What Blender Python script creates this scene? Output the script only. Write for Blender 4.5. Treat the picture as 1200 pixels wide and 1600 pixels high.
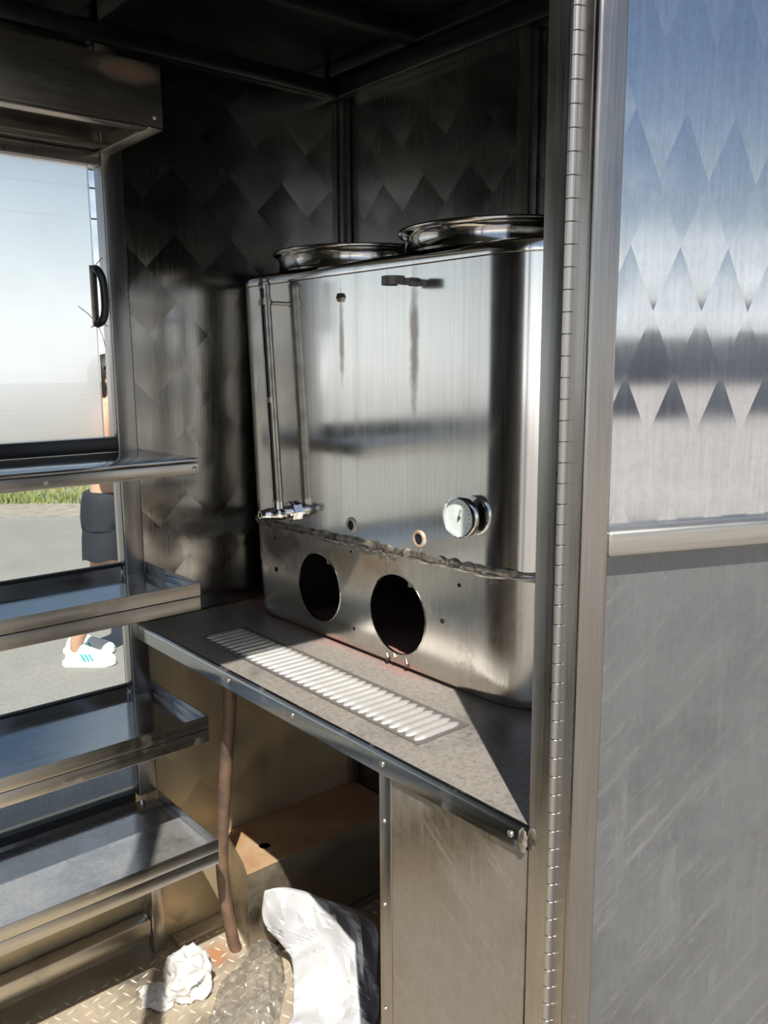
import bpy, bmesh, math, random
from mathutils import Vector, Matrix, noise
random.seed(7)
for o in list(bpy.data.objects): bpy.data.objects.remove(o)
S = bpy.context.scene
COL = S.collection
ZO = 1.02            # everything below is laid out with the counter top at z=0; the road then comes to z=0

# ------------------------------------------------------------------ camera
cd = bpy.data.cameras.new('camera'); cam = bpy.data.objects.new('camera', cd); COL.objects.link(cam)
yaw, pitch, roll = math.radians(40.2708), math.radians(9.9219), math.radians(0.3867)
fw = Vector((math.sin(yaw)*math.cos(pitch), math.cos(yaw)*math.cos(pitch), -math.sin(pitch)))
rt = Vector((math.cos(yaw), -math.sin(yaw), 0)); dn = fw.cross(rt)
r2 = rt*math.cos(roll)+dn*math.sin(roll); d2 = -rt*math.sin(roll)+dn*math.cos(roll)
m = Matrix((r2, -d2, -fw)).transposed().to_4x4()
m.translation = Vector((-0.8007, -0.6638, 0.6002+ZO))
cam.matrix_world = m
cd.sensor_fit = 'VERTICAL'; cd.sensor_height = 36.0; cd.lens = 1330.86/1600*36
cd.clip_start = 0.02; cd.clip_end = 500
S.camera = cam

# ------------------------------------------------------------------ sky, sun, exposure
CLOUD = 3.1          # which part of the cloud pattern stands overhead
SUN_AZ, SUN_EL = math.radians(33.2), math.radians(52.4)
w = bpy.data.worlds.new('sky'); S.world = w; w.use_nodes = True
nt = w.node_tree; nt.nodes.clear()
N = nt.nodes.new; LK = nt.links.new
out = N('ShaderNodeOutputWorld'); bg = N('ShaderNodeBackground')
sky = N('ShaderNodeTexSky'); sky.sky_type = 'NISHITA'; sky.sun_disc = False
sky.sun_elevation = SUN_EL; sky.sun_rotation = SUN_AZ+math.pi; sky.air_density = 1.0; sky.dust_density = 0.7; sky.ozone_density = 1.2
sc = N('ShaderNodeVectorMath'); sc.operation = 'SCALE'; sc.inputs['Scale'].default_value = 0.07
LK(sky.outputs[0], sc.inputs[0])
tc = N('ShaderNodeTexCoord'); sx = N('ShaderNodeSeparateXYZ'); LK(tc.outputs['Generated'], sx.inputs[0])
zz = N('ShaderNodeMath'); zz.operation = 'ADD'; zz.inputs[1].default_value = 0.22
mz = N('ShaderNodeMath'); mz.operation = 'MAXIMUM'; mz.inputs[1].default_value = 0.0
LK(sx.outputs[2], mz.inputs[0]); LK(mz.outputs[0], zz.inputs[0])
dv = N('ShaderNodeVectorMath'); dv.operation = 'DIVIDE'; cb = N('ShaderNodeCombineXYZ')
for i in range(3): LK(zz.outputs[0], cb.inputs[i])
LK(tc.outputs['Generated'], dv.inputs[0]); LK(cb.outputs[0], dv.inputs[1])
cn = N('ShaderNodeTexNoise'); cn.inputs['Scale'].default_value = 1.3; cn.inputs['Detail'].default_value = 7; cn.inputs['Roughness'].default_value = 0.55
of = N('ShaderNodeVectorMath'); of.inputs[1].default_value = (0.0, 0.0, CLOUD); LK(dv.outputs[0], of.inputs[0]); LK(of.outputs[0], cn.inputs['Vector'])
cr = N('ShaderNodeValToRGB'); cr.color_ramp.elements[0].position = 0.50; cr.color_ramp.elements[1].position = 0.76
cr.color_ramp.elements[0].color = (0, 0, 0, 1); cr.color_ramp.elements[1].color = (0.75, 0.75, 0.75, 1)
LK(cn.outputs['Fac'], cr.inputs[0])
mx = N('ShaderNodeMixRGB'); mx.inputs[2].default_value = (1.25, 1.29, 1.33, 1)
LK(cr.outputs[0], mx.inputs[0]); LK(sc.outputs[0], mx.inputs[1])
hz = N('ShaderNodeMath'); hz.operation = 'SUBTRACT'; hz.inputs[0].default_value = 1.0; LK(mz.outputs[0], hz.inputs[1])
hp_ = N('ShaderNodeMath'); hp_.operation = 'POWER'; hp_.inputs[1].default_value = 11.0; LK(hz.outputs[0], hp_.inputs[0])
mh = N('ShaderNodeMixRGB'); mh.inputs[2].default_value = (1.30, 1.31, 1.33, 1)
LK(hp_.outputs[0], mh.inputs[0]); LK(mx.outputs[0], mh.inputs[1])
LK(mh.outputs[0], bg.inputs[0]); bg.inputs[1].default_value = 1.0; LK(bg.outputs[0], out.inputs[0])

sd = bpy.data.lights.new('sun', 'SUN'); sun = bpy.data.objects.new('sun', sd); COL.objects.link(sun)
sdir = Vector((math.sin(SUN_AZ)*math.cos(SUN_EL), math.cos(SUN_AZ)*math.cos(SUN_EL), -math.sin(SUN_EL)))
sun.rotation_euler = (-sdir).to_track_quat('Z', 'Y').to_euler(); sun.location = (-3, -5, 8)
sd.energy = 5.6; sd.angle = math.radians(0.53); sd.color = (1.0, 0.95, 0.87)
vs = S.view_settings; vs.view_transform = 'Standard'; vs.look = 'None'; vs.gamma = 1.0; vs.use_curve_mapping = False
vs.exposure = 0.48

# ------------------------------------------------------------------ materials
def newmat(name):
    mt = bpy.data.materials.new(name); mt.use_nodes = True
    t = mt.node_tree; t.nodes.clear()
    o = t.nodes.new('ShaderNodeOutputMaterial'); p = t.nodes.new('ShaderNodeBsdfPrincipled')
    t.links.new(p.outputs[0], o.inputs[0])
    return mt, t, p
def nd(t, typ, **k):
    n = t.nodes.new(typ)
    for a, b in k.items():
        if a == 'op': n.operation = b
        else: setattr(n, a, b)
    return n
def math_(t, op, a, b=None):
    n = t.nodes.new('ShaderNodeMath'); n.operation = op
    for i, v in enumerate((a, b)):
        if v is None: continue
        if isinstance(v, (int, float)): n.inputs[i].default_value = v
        else: t.links.new(v, n.inputs[i])
    return n.outputs[0]
def noise_(t, vec, scale, detail=4, rough=.55):
    n = t.nodes.new('ShaderNodeTexNoise'); n.inputs['Scale'].default_value = scale
    n.inputs['Detail'].default_value = detail; n.inputs['Roughness'].default_value = rough
    t.links.new(vec, n.inputs['Vector']); return n.outputs['Fac']
def mapping(t, scale=(1, 1, 1), rot=(0, 0, 0), loc=(0, 0, 0)):
    tcn = t.nodes.new('ShaderNodeTexCoord'); mp = t.nodes.new('ShaderNodeMapping')
    mp.inputs['Scale'].default_value = scale; mp.inputs['Rotation'].default_value = rot; mp.inputs['Location'].default_value = loc
    t.links.new(tcn.outputs['Object'], mp.inputs[0]); return mp.outputs[0]
def ramp(t, fac, p0, p1, c0=0.0, c1=1.0):
    r = t.nodes.new('ShaderNodeMapRange'); r.inputs[1].default_value = p0; r.inputs[2].default_value = p1
    r.inputs[3].default_value = c0; r.inputs[4].default_value = c1; r.clamp = True
    t.links.new(fac, r.inputs[0]); return r.outputs[0]
def mixc(t, fac, a, b):
    n = t.nodes.new('ShaderNodeMixRGB')
    if isinstance(fac, (int, float)): n.inputs[0].default_value = fac
    else: t.links.new(fac, n.inputs[0])
    for i, v in ((1, a), (2, b)):
        if isinstance(v, tuple): n.inputs[i].default_value = (*v, 1)
        else: t.links.new(v, n.inputs[i])
    return n.outputs[0]

def steel(name, base=(.56, .55, .53), rough=.28, brush=(1, 1, .03), brush_scale=220, brush_bump=.04, rough_var=.12,
          wave=.0, wave_scale=3, grime=None, grime_amt=0, grime_scale=6, grime_rough=.55, grime_met=.75, grime_max=None, speck=0, spots=(), rust=None, turned=None, scuff=0, scuff_rot=(0, .75, 0), streak=0):
    """stainless sheet: brushed along one axis, smudged, optionally dirty, rusty, or polished in overlapping squares"""
    mt, t, p = newmat(name); L = t.links.new
    p.inputs['Metallic'].default_value = 1.0
    o = mapping(t)
    bv = mapping(t, scale=brush)
    br = noise_(t, bv, brush_scale, 3, .6)
    smu = noise_(t, o, 7, 5, .6)
    r = math_(t, 'ADD', ramp(t, smu, .3, .75, rough-rough_var*.5, rough+rough_var*.5), ramp(t, br, .3, .7, -.04 if brush_bump else -.008, .04 if brush_bump else .008))
    col = mixc(t, ramp(t, br, .25, .75), tuple(c*.9 for c in base), tuple(min(1, c*1.08) for c in base))
    met = None
    if streak:
        st = noise_(t, mapping(t, scale=(9, 9, .5)), 1.6, 4, .6)
        f = ramp(t, st, .56, .72, 0, streak)
        col = mixc(t, f, col, (.20, .15, .10)); r = math_(t, 'ADD', r, math_(t, 'MULTIPLY', f, .25))
    if scuff:
        sf = t.nodes.new('ShaderNodeMapping'); sf.inputs['Scale'].default_value = (1, 10, 10); L(mapping(t, rot=scuff_rot), sf.inputs[0])
        s1 = noise_(t, sf.outputs[0], 6, 6, .72)
        s2 = noise_(t, mapping(t, scale=(9, 9, 1.4)), 4, 6, .65)
        lo = noise_(t, mapping(t, loc=(4, 4, 4)), 2.2, 3, .5)
        f = math_(t, 'MAXIMUM', ramp(t, s1, .52, .74, 0, scuff), ramp(t, s2, .56, .80, 0, scuff))
        f = math_(t, 'MULTIPLY', f, ramp(t, lo, .35, .6, .25, 1))
        col = mixc(t, f, col, (.72, .71, .69)); r = math_(t, 'ADD', r, math_(t, 'MULTIPLY', f, .35))
    if grime:
        g = noise_(t, o, grime_scale, 8, .62)
        f = ramp(t, g, .62-.22*grime_amt, .80-.15*grime_amt, 0, grime_max or min(1, .35+.5*grime_amt))
        col = mixc(t, f, col, grime); r = math_(t, 'ADD', r, math_(t, 'MULTIPLY', f, grime_rough-.2))
        met = math_(t, 'SUBTRACT', 1.0, math_(t, 'MULTIPLY', f, grime_met))
    if rust:
        g = noise_(t, mapping(t, loc=(3, 1, 2)), rust[1], 6, .6)
        f = ramp(t, g, rust[2], rust[2]+.12, 0, rust[3])
        col = mixc(t, f, col, rust[0]); r = math_(t, 'ADD', r, math_(t, 'MULTIPLY', f, .45))
        m1 = math_(t, 'SUBTRACT', 1.0, math_(t, 'MULTIPLY', f, .9))
        met = m1 if met is None else math_(t, 'MINIMUM', met, m1)
    if speck:
        sn = noise_(t, o, 95, 4, .75); col = mixc(t, ramp(t, sn, .30, .56, speck, 0), col, (.10, .09, .08))
        sw = noise_(t, mapping(t, loc=(7, 2, 5)), 210, 2, .5); col = mixc(t, ramp(t, sw, .70, .76, 0, speck), col, (.75, .73, .70))
    for (c0, rad, sc3, amt_, mm) in spots:                               # stains with a place and shape of their own
        mv = t.nodes.new('ShaderNodeMapping'); mv.vector_type = 'POINT'; L(o, mv.inputs[0])
        mv.inputs['Location'].default_value = tuple(-a/b for a, b in zip(c0, rad)); mv.inputs['Scale'].default_value = tuple(1/b for b in rad)
        ln = t.nodes.new('ShaderNodeVectorMath'); ln.operation = 'LENGTH'; L(mv.outputs[0], ln.inputs[0])
        dd = math_(t, 'ADD', ln.outputs['Value'], math_(t, 'MULTIPLY', math_(t, 'SUBTRACT', noise_(t, o, 26, 6, .65), .5), 1.1))
        f = ramp(t, dd, .35, 1.05, amt_, 0); col = mixc(t, f, col, sc3); r = math_(t, 'ADD', r, math_(t, 'MULTIPLY', f, .25))
        m1 = math_(t, 'SUBTRACT', 1.0, math_(t, 'MULTIPLY', f, mm)); met = m1 if met is None else math_(t, 'MINIMUM', met, m1)
    L(col, p.inputs['Base Color']); L(math_(t, 'MAXIMUM', r, .06), p.inputs['Roughness'])
    if met is not None: L(met, p.inputs['Metallic'])
    if brush_bump:
        bmp = t.nodes.new('ShaderNodeBump'); bmp.inputs['Strength'].default_value = brush_bump; bmp.inputs['Distance'].default_value = .002
        L(br, bmp.inputs['Height']); nrm = bmp.outputs[0]
    else: nrm = t.nodes.new('ShaderNodeNewGeometry').outputs['Normal']
    if wave:
        b2 = t.nodes.new('ShaderNodeBump'); b2.inputs['Strength'].default_value = 1.0; b2.inputs['Distance'].default_value = wave
        L(noise_(t, o, wave_scale, 1, .4), b2.inputs['Height']); L(nrm, b2.inputs['Normal']); nrm = b2.outputs[0]
    if turned:
        ua, size, zstretch, amp, curv = turned
        sp = t.nodes.new('ShaderNodeSeparateXYZ'); L(o, sp.inputs[0])
        u = sp.outputs['XYZ'.index(ua)]; v = math_(t, 'DIVIDE', sp.outputs[2], zstretch)
        a = math_(t, 'DIVIDE', math_(t, 'ADD', u, v), size*1.414); b = math_(t, 'DIVIDE', math_(t, 'SUBTRACT', u, v), size*1.414)
        ia = math_(t, 'FLOOR', a); ib = math_(t, 'FLOOR', b)
        fa = math_(t, 'SUBTRACT', math_(t, 'FRACT', a), .5); fb = math_(t, 'SUBTRACT', math_(t, 'FRACT', b), .5)
        cx = t.nodes.new('ShaderNodeCombineXYZ'); L(ia, cx.inputs[0]); L(ib, cx.inputs[1])
        wn = t.nodes.new('ShaderNodeTexWhiteNoise'); wn.noise_dimensions = '2D'; L(cx.outputs[0], wn.inputs['Vector'])
        sb = t.nodes.new('ShaderNodeVectorMath'); sb.operation = 'SUBTRACT'; sb.inputs[1].default_value = (.5, .5, .5); L(wn.outputs['Color'], sb.inputs[0])
        sc_ = t.nodes.new('ShaderNodeVectorMath'); sc_.operation = 'SCALE'; sc_.inputs['Scale'].default_value = amp; L(sb.outputs[0], sc_.inputs[0])
        par = math_(t, 'SUBTRACT', math_(t, 'MULTIPLY', math_(t, 'PINGPONG', math_(t, 'ADD', ia, ib), 1), 2), 1)
        cz = math_(t, 'MULTIPLY', math_(t, 'ADD', math_(t, 'MULTIPLY', par, .5), math_(t, 'MULTIPLY', math_(t, 'SUBTRACT', fa, fb), .7)), curv)
        c2 = t.nodes.new('ShaderNodeCombineXYZ'); L(cz, c2.inputs[2])
        cu = math_(t, 'MULTIPLY', math_(t, 'MULTIPLY', math_(t, 'ADD', fa, fb), par), curv*.8); L(cu, c2.inputs['XYZ'.index(ua)])
        ad = t.nodes.new('ShaderNodeVectorMath'); L(nrm, ad.inputs[0]); L(sc_.outputs[0], ad.inputs[1])
        ad2 = t.nodes.new('ShaderNodeVectorMath'); L(ad.outputs[0], ad2.inputs[0]); L(c2.outputs[0], ad2.inputs[1])
        nm = t.nodes.new('ShaderNodeVectorMath'); nm.operation = 'NORMALIZE'; L(ad2.outputs[0], nm.inputs[0]); nrm = nm.outputs[0]
    L(nrm, p.inputs['Normal'])
    return mt

def plain(name, col, rough=.6, metal=0, var=0, scale=20, bump=0, col2=None):
    mt, t, p = newmat(name)
    p.inputs['Roughness'].default_value = rough; p.inputs['Metallic'].default_value = metal
    if var or col2:
        f = noise_(t, mapping(t), scale, 6, .6)
        c2 = col2 or tuple(c*(1-var) for c in col)
        t.links.new(mixc(t, ramp(t, f, .35, .65), col, c2), p.inputs['Base Color'])
        if bump:
            b = t.nodes.new('ShaderNodeBump'); b.inputs['Strength'].default_value = bump; b.inputs['Distance'].default_value = .004
            t.links.new(f, b.inputs['Height']); t.links.new(b.outputs[0], p.inputs['Normal'])
    else: p.inputs['Base Color'].default_value = (*col, 1)
    return mt

M = {}
M['tube'] = steel('brushed_steel_tube', (.42, .405, .385), .32, brush=(1, 1, .02), brush_scale=300, brush_bump=.05, rough_var=.1)
M['tube_h'] = steel('brushed_steel_rail', (.52, .49, .44), .33, brush=(.02, 1, 1), brush_scale=300, brush_bump=.05, grime=(.16, .12, .08), grime_amt=.25, grime_scale=9)
M['frame'] = steel('door_frame_steel', (.36, .33, .30), .28, brush=(1, 1, .02), brush_scale=350, brush_bump=.05, rust=((.42, .18, .06), 30, .68, .8))
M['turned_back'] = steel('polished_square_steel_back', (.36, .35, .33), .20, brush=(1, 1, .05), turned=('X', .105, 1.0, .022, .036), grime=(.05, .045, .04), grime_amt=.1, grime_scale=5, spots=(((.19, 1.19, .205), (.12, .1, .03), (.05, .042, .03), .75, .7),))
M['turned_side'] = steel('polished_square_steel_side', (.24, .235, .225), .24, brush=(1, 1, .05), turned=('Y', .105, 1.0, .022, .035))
M['turned_door'] = steel('polished_square_steel_door', (.55, .56, .58), .085, brush=(1, 1, .05), brush_bump=0, rough_var=.05, wave=.003, wave_scale=2, turned=('X', .047, 2.2, .004, .018), speck=.12)
M['door_low'] = steel('scuffed_door_steel', (.22, .225, .235), .20, brush=(1, 1, .05), brush_bump=0, wave=.012, wave_scale=2.5, grime=(.13, .13, .128), grime_amt=1.6, grime_scale=3, grime_rough=.35, grime_met=.95, grime_max=.55, scuff=.45, speck=.12)
M['tank'] = steel('tank_steel', (.82, .81, .79), .14, brush=(1, 1, .02), brush_scale=160, brush_bump=0, rough_var=.05, wave=.003, wave_scale=2.0, streak=.18, spots=(((.264, .503, .64), (.03, .014, .14), (.30, .25, .19), .65, .5), ((.264, .719, .65), (.03, .010, .10), (.32, .27, .21), .5, .5)))
M['tank_low'] = steel('tank_lower_steel', (.62, .59, .54), .21, brush=(1, 1, .05), brush_bump=0, wave=.008, wave_scale=3, grime=(.20, .14, .08), grime_amt=.25, grime_scale=8, spots=(((.29, 1.0, .19), (.12, .25, .07), (.09, .075, .06), .85, .5), ((.264, .70, .18), (.05, .16, .06), (.24, .16, .08), .6, .5), ((.264, .60, .205), (.05, .10, .03), (.25, .16, .08), .6, .5)))
M['collar'] = steel('collar_steel', (.62, .60, .57), .14, brush=(1, 1, .02), brush_bump=.01)
M['tray'] = steel('tray_steel', (.46, .46, .47), .12, brush=(.02, 1, 1), brush_bump=.006, grime=(.30, .29, .28), grime_amt=1.8, grime_scale=10, grime_rough=.3, grime_met=.9, grime_max=.12, speck=.1)
M['tray_dusty'] = steel('dusty_tray_steel', (.46, .46, .47), .13, brush=(.02, 1, 1), brush_bump=.006, grime=(.34, .32, .29), grime_amt=1.8, grime_scale=10, grime_rough=.3, grime_met=.95, grime_max=.34, speck=.25)
M['counter'] = steel('counter_steel', (.40, .385, .36), .22, brush=(1, .03, 1), brush_bump=.02, grime=(.29, .265, .235), grime_amt=2.0, grime_scale=6, grime_rough=.42, grime_met=.95, grime_max=.82, speck=.55)
M['panel'] = steel('cabinet_panel_steel', (.42, .395, .36), .34, brush=(1, 1, .04), grime=(.24, .21, .17), grime_amt=1.0, grime_scale=4, grime_rough=.5, grime_max=.7, scuff=.6, scuff_rot=(-.6, 0, 1.5708), speck=.15)
M['lowwall'] = steel('stained_warmlit_wall_steel', (.58, .51, .37), .26, brush=(1, 1, .05), grime=(.50, .41, .26), grime_amt=1.9, grime_scale=3, grime_rough=.4, grime_met=.6, grime_max=.8, turned=('X', .105, 1.0, .04, .06), rust=((.40, .22, .09), 5, .66, .5))  # stained film; its tan also stands in for warm light reflected low down
M['box'] = steel('box_cover_steel', (.46, .41, .33), .30, brush=(1, 1, .05), grime=(.40, .33, .22), grime_amt=1.1, grime_scale=4, grime_met=.4)
M['box_top'] = plain('rusty_box_top', (.34, .19, .10), .62, .15, col2=(.42, .30, .18), scale=9, bump=.1)
M['floorplate'] = steel('tread_plate_steel', (.55, .49, .39), .38, brush=(1, 1, 1), grime=(.46, .39, .29), grime_amt=1.5, grime_scale=5, grime_rough=.6, grime_met=.6, speck=.2, spots=(((.085, 1.065, -.85), (.075, .05, .1), (.42, .16, .05), .8, .8),))
M['lug'] = plain('worn_lug', (.66, .60, .48), .45, .35, var=.15, scale=20)
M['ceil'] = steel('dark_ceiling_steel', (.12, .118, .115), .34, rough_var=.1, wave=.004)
M['hood'] = steel('hood_steel', (.36, .33, .285), .36, brush=(.03, 1, 1), spots=(((-.065, .927, 1.135), (.07, .05, .022), (.28, .13, .04), .7, .7),))
M['darkgap'] = plain('black_gasket', (.012, .012, .012), .6)
M['screw'] = plain('screw_steel', (.58, .56, .53), .36, 1)
M['hole_shade'] = plain('hole_shade', (.015, .014, .013), .8, 0, var=.4, scale=12)  # black that stands in for the shade inside the tank holes
M['flange'] = steel('flange_steel', (.40, .41, .42), .20, brush=(1, .03, 1), brush_bump=.02, grime=(.25, .23, .2), grime_amt=.3, grime_scale=12)
M['hole'] = plain('dark_hole', (.008, .008, .008), .9)
M['chrome'] = plain('chrome', (.78, .78, .79), .07, 1)
M['nickel'] = plain('dull_nickel', (.50, .47, .41), .33, 1, var=.35, scale=40)
M['clamp'] = plain('grey_clamp', (.14, .14, .13), .5, .4)
M['weld'] = plain('weld_bead', (.085, .07, .06), .45, .8, col2=(.50, .45, .38), scale=60, bump=.8)
M['weld_bright'] = plain('bright_weld_bead', (.72, .68, .60), .35, .95, col2=(.30, .26, .22), scale=60, bump=.6)
M['white_ring'] = plain('limescale_ring', (.60, .58, .52), .6, .3, col2=(.40, .36, .30), scale=60)
M['rust_ring'] = plain('rusty_ring', (.58, .52, .44), .6, .3, col2=(.36, .17, .07), scale=35)
M['slat'] = plain('aluminium_slat', (.72, .71, .69), .40, .6, var=.15, scale=30)
M['grate_base'] = plain('grate_tray', (.20, .19, .18), .5, .5)
M['rust_pipe'] = plain('rusty_pipe', (.22, .135, .085), .65, .3, col2=(.10, .07, .055), scale=16, bump=.5)
M['red'] = plain('red_paint', (.42, .14, .11), .6, 0, var=.3, scale=18)
M['dial'] = plain('foggy_dial', (.62, .72, .68), .35, 0, col2=(.80, .86, .82), scale=30)
M['white_bag'] = plain('white_plastic', (.46, .465, .48), .38)
M['cloth'] = plain('white_rag', (.52, .51, .495), .9, 0, var=.06, scale=30)
M['black_plastic'] = plain('black_plastic', (.02, .022, .025), .35)
M['skin'] = plain('skin', (.62, .36, .24), .55, var=.08, scale=10)
M['shorts'] = plain('navy_shorts', (.018, .020, .030), .8, var=.3, scale=30)
M['hair'] = plain('dark_hair', (.018, .013, .010), .6)
M['shoe'] = plain('white_knit', (.80, .80, .79), .7, var=.06, scale=60)
M['sole'] = plain('white_sole', (.86, .85, .82), .6)
M['teal'] = plain('teal_stripe', (.02, .42, .40), .5)
M['asphalt'] = plain('asphalt', (.34, .32, .29), .9, 0, col2=(.24, .225, .205), scale=2.2, bump=.1)
M['concrete'] = plain('pale_concrete', (.50, .48, .45), .9, 0, col2=(.42, .40, .37), scale=.7, bump=.0)
M['render_grey'] = plain('grey_render', (.50, .51, .54), .9, var=.2, scale=1)
M['roof_grey'] = plain('dark_grey_metal', (.34, .345, .36), .6)
M['gravel'] = plain('gravel_shoulder', (.36, .32, .27), .95, 0, col2=(.24, .21, .18), scale=9, bump=.3)
M['grass'] = plain('dry_grass', (.16, .22, .06), .85, 0, col2=(.38, .36, .14), scale=1.5)
M['wood_pole'] = plain('wooden_pole', (.16, .12, .09), .9, var=.3, scale=8)
M['cable'] = plain('cable_black', (.03, .03, .03), .7)
M['leaf'] = plain('tree_leaf', (.05, .09, .03), .8, var=.5, scale=3)
M['bark'] = plain('tree_bark', (.10, .07, .05), .9, var=.4, scale=8)

# road: speckled asphalt
def asphalt():
    mt, t, p = newmat('speckled_asphalt'); o = mapping(t)
    f = noise_(t, o, 120, 3, .7); g = noise_(t, o, .8, 5, .6)
    c = mixc(t, ramp(t, g, .35, .65), (.36, .34, .31), (.28, .262, .24))
    c = mixc(t, ramp(t, f, .35, .7), (.21, .20, .185), c)
    t.links.new(c, p.inputs['Base Color']); p.inputs['Roughness'].default_value = .9
    return mt
M['asphalt'] = asphalt()
def glass_clear(name, tint=(.93, .96, .95), dust=.04):
    mt, t, p = newmat(name); L = t.links.new; t.nodes.remove(p)
    o = [n for n in t.nodes if n.type == 'OUTPUT_MATERIAL'][0]
    tr = nd(t, 'ShaderNodeBsdfTransparent'); tr.inputs[0].default_value = (*tint, 1)
    gl = nd(t, 'ShaderNodeBsdfGlossy'); gl.inputs['Roughness'].default_value = .02
    fr = nd(t, 'ShaderNodeFresnel'); fr.inputs[0].default_value = 1.27
    m1 = nd(t, 'ShaderNodeMixShader'); L(fr.outputs[0], m1.inputs[0]); L(tr.outputs[0], m1.inputs[1]); L(gl.outputs[0], m1.inputs[2])
    df = nd(t, 'ShaderNodeBsdfDiffuse'); df.inputs[0].default_value = (.8, .8, .78, 1)
    m2 = nd(t, 'ShaderNodeMixShader'); f = noise_(t, mapping(t), 9, 7, .7); L(ramp(t, f, .45, .8, dust*.3, dust*2.2), m2.inputs[0])
    L(m1.outputs[0], m2.inputs[1]); L(df.outputs[0], m2.inputs[2]); L(m2.outputs[0], o.inputs[0])
    return mt
M['glass'] = glass_clear('dusty_clear_glass')
def pane_fog():
    """sliding acrylic pane dulled by fine horizontal scratches: scatters what is seen through it"""
    mt, t, p = newmat('scratched_acrylic'); L = t.links.new; t.nodes.remove(p)
    o = [n for n in t.nodes if n.type == 'OUTPUT_MATERIAL'][0]
    sv = mapping(t, scale=(1.2, 1, 60)); s = noise_(t, sv, 5, 6, .7)
    rf = nd(t, 'ShaderNodeBsdfRefraction'); rf.inputs['IOR'].default_value = 1.12; rf.inputs['Color'].default_value = (.99, .99, .99, 1)
    rf.distribution = 'GGX'; rf.inputs['Roughness'].default_value = .78
    tl = nd(t, 'ShaderNodeBsdfTranslucent'); tl.inputs[0].default_value = (.92, .92, .92, 1)
    tr = nd(t, 'ShaderNodeBsdfTransparent'); tr.inputs[0].default_value = (.98, .98, .98, 1)
    m1 = nd(t, 'ShaderNodeMixShader'); L(ramp(t, s, .3, .7, .86, 1.0), m1.inputs[0]); L(tr.outputs[0], m1.inputs[1]); L(rf.outputs[0], m1.inputs[2])
    m2 = nd(t, 'ShaderNodeMixShader'); m2.inputs[0].default_value = .08; L(m1.outputs[0], m2.inputs[1]); L(tl.outputs[0], m2.inputs[2])
    gl = nd(t, 'ShaderNodeBsdfGlossy'); gl.inputs['Roughness'].default_value = .12
    m3 = nd(t, 'ShaderNodeMixShader'); m3.inputs[0].default_value = .05; L(m2.outputs[0], m3.inputs[1]); L(gl.outputs[0], m3.inputs[2])
    L(m3.outputs[0], o.inputs[0]); return mt
M['acrylic'] = pane_fog()
def film():
    mt, t, p = newmat('clear_film'); L = t.links.new; t.nodes.remove(p)
    o = [n for n in t.nodes if n.type == 'OUTPUT_MATERIAL'][0]
    tr = nd(t, 'ShaderNodeBsdfTransparent'); tr.inputs[0].default_value = (.93, .93, .92, 1)
    gl = nd(t, 'ShaderNodeBsdfGlossy'); gl.inputs['Roughness'].default_value = .12
    df = nd(t, 'ShaderNodeBsdfTranslucent'); df.inputs[0].default_value = (.8, .8, .8, 1)
    d2_ = nd(t, 'ShaderNodeBsdfDiffuse'); d2_.inputs[0].default_value = (.85, .85, .84, 1)
    lw = nd(t, 'ShaderNodeLayerWeight'); lw.inputs[0].default_value = .35
    m1 = nd(t, 'ShaderNodeMixShader'); L(ramp(t, lw.outputs['Facing'], .05, .9, .05, .45), m1.inputs[0]); L(tr.outputs[0], m1.inputs[1]); L(gl.outputs[0], m1.inputs[2])
    m2 = nd(t, 'ShaderNodeMixShader'); m2.inputs[0].default_value = .04; L(m1.outputs[0], m2.inputs[1]); L(d2_.outputs[0], m2.inputs[2])
    L(m2.outputs[0], o.inputs[0]); return mt
M['film'] = film()
# counter sheet: dirt plus red paint left along the tank foot
def counter_red():
    mt = M['counter'].copy(); mt.name = 'counter_steel_red_paint'; t = mt.node_tree; L = t.links.new
    p = [n for n in t.nodes if n.type == 'BSDF_PRINCIPLED'][0]
    o = mapping(t); sp = nd(t, 'ShaderNodeSeparateXYZ'); L(o, sp.inputs[0])
    nz = math_(t, 'MULTIPLY', math_(t, 'SUBTRACT', noise_(t, o, 14, 5, .6), .5), .16)
    f = ramp(t, math_(t, 'ADD', sp.outputs[0], nz), .235, .30)
    f = math_(t, 'MULTIPLY', f, ramp(t, math_(t, 'ADD', sp.outputs[1], nz), .40, .56))
    src = p.inputs['Base Color'].links[0].from_socket
    L(mixc(t, math_(t, 'MULTIPLY', f, .75), src, (.36, .15, .13)), p.inputs['Base Color'])
    ms = p.inputs['Metallic'].links[0].from_socket
    L(math_(t, 'MULTIPLY', ms, math_(t, 'SUBTRACT', 1.0, math_(t, 'MULTIPLY', f, .85))), p.inputs['Metallic'])
    return mt
M['counter'] = counter_red()

# ------------------------------------------------------------------ mesh helpers
def box(bm, x0, x1, y0, y1, z0, z1, bev=0, seg=2):
    b = bmesh.new()
    v = [b.verts.new((x, y, z)) for z in (z0, z1) for y in (y0, y1) for x in (x0, x1)]
    for f in ((0, 2, 3, 1), (4, 5, 7, 6), (0, 1, 5, 4), (2, 6, 7, 3), (0, 4, 6, 2), (1, 3, 7, 5)): b.faces.new([v[i] for i in f])
    if bev: bmesh.ops.bevel(b, geom=b.edges[:], offset=bev, segments=seg, profile=.5, affect='EDGES')
    join(bm, b)
def join(bm, b, mat=None):
    if mat is not None: bmesh.ops.transform(b, matrix=mat, verts=b.verts)
    mp = {v: bm.verts.new(v.co) for v in b.verts}
    for f in b.faces:
        try: bm.faces.new([mp[v] for v in f.verts])
        except ValueError: pass
    b.free()
def frame_from(d):
    d = d.normalized(); a = Vector((0, 0, 1)) if abs(d.z) < .9 else Vector((1, 0, 0))
    u = d.cross(a).normalized(); return u, d.cross(u)
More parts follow.
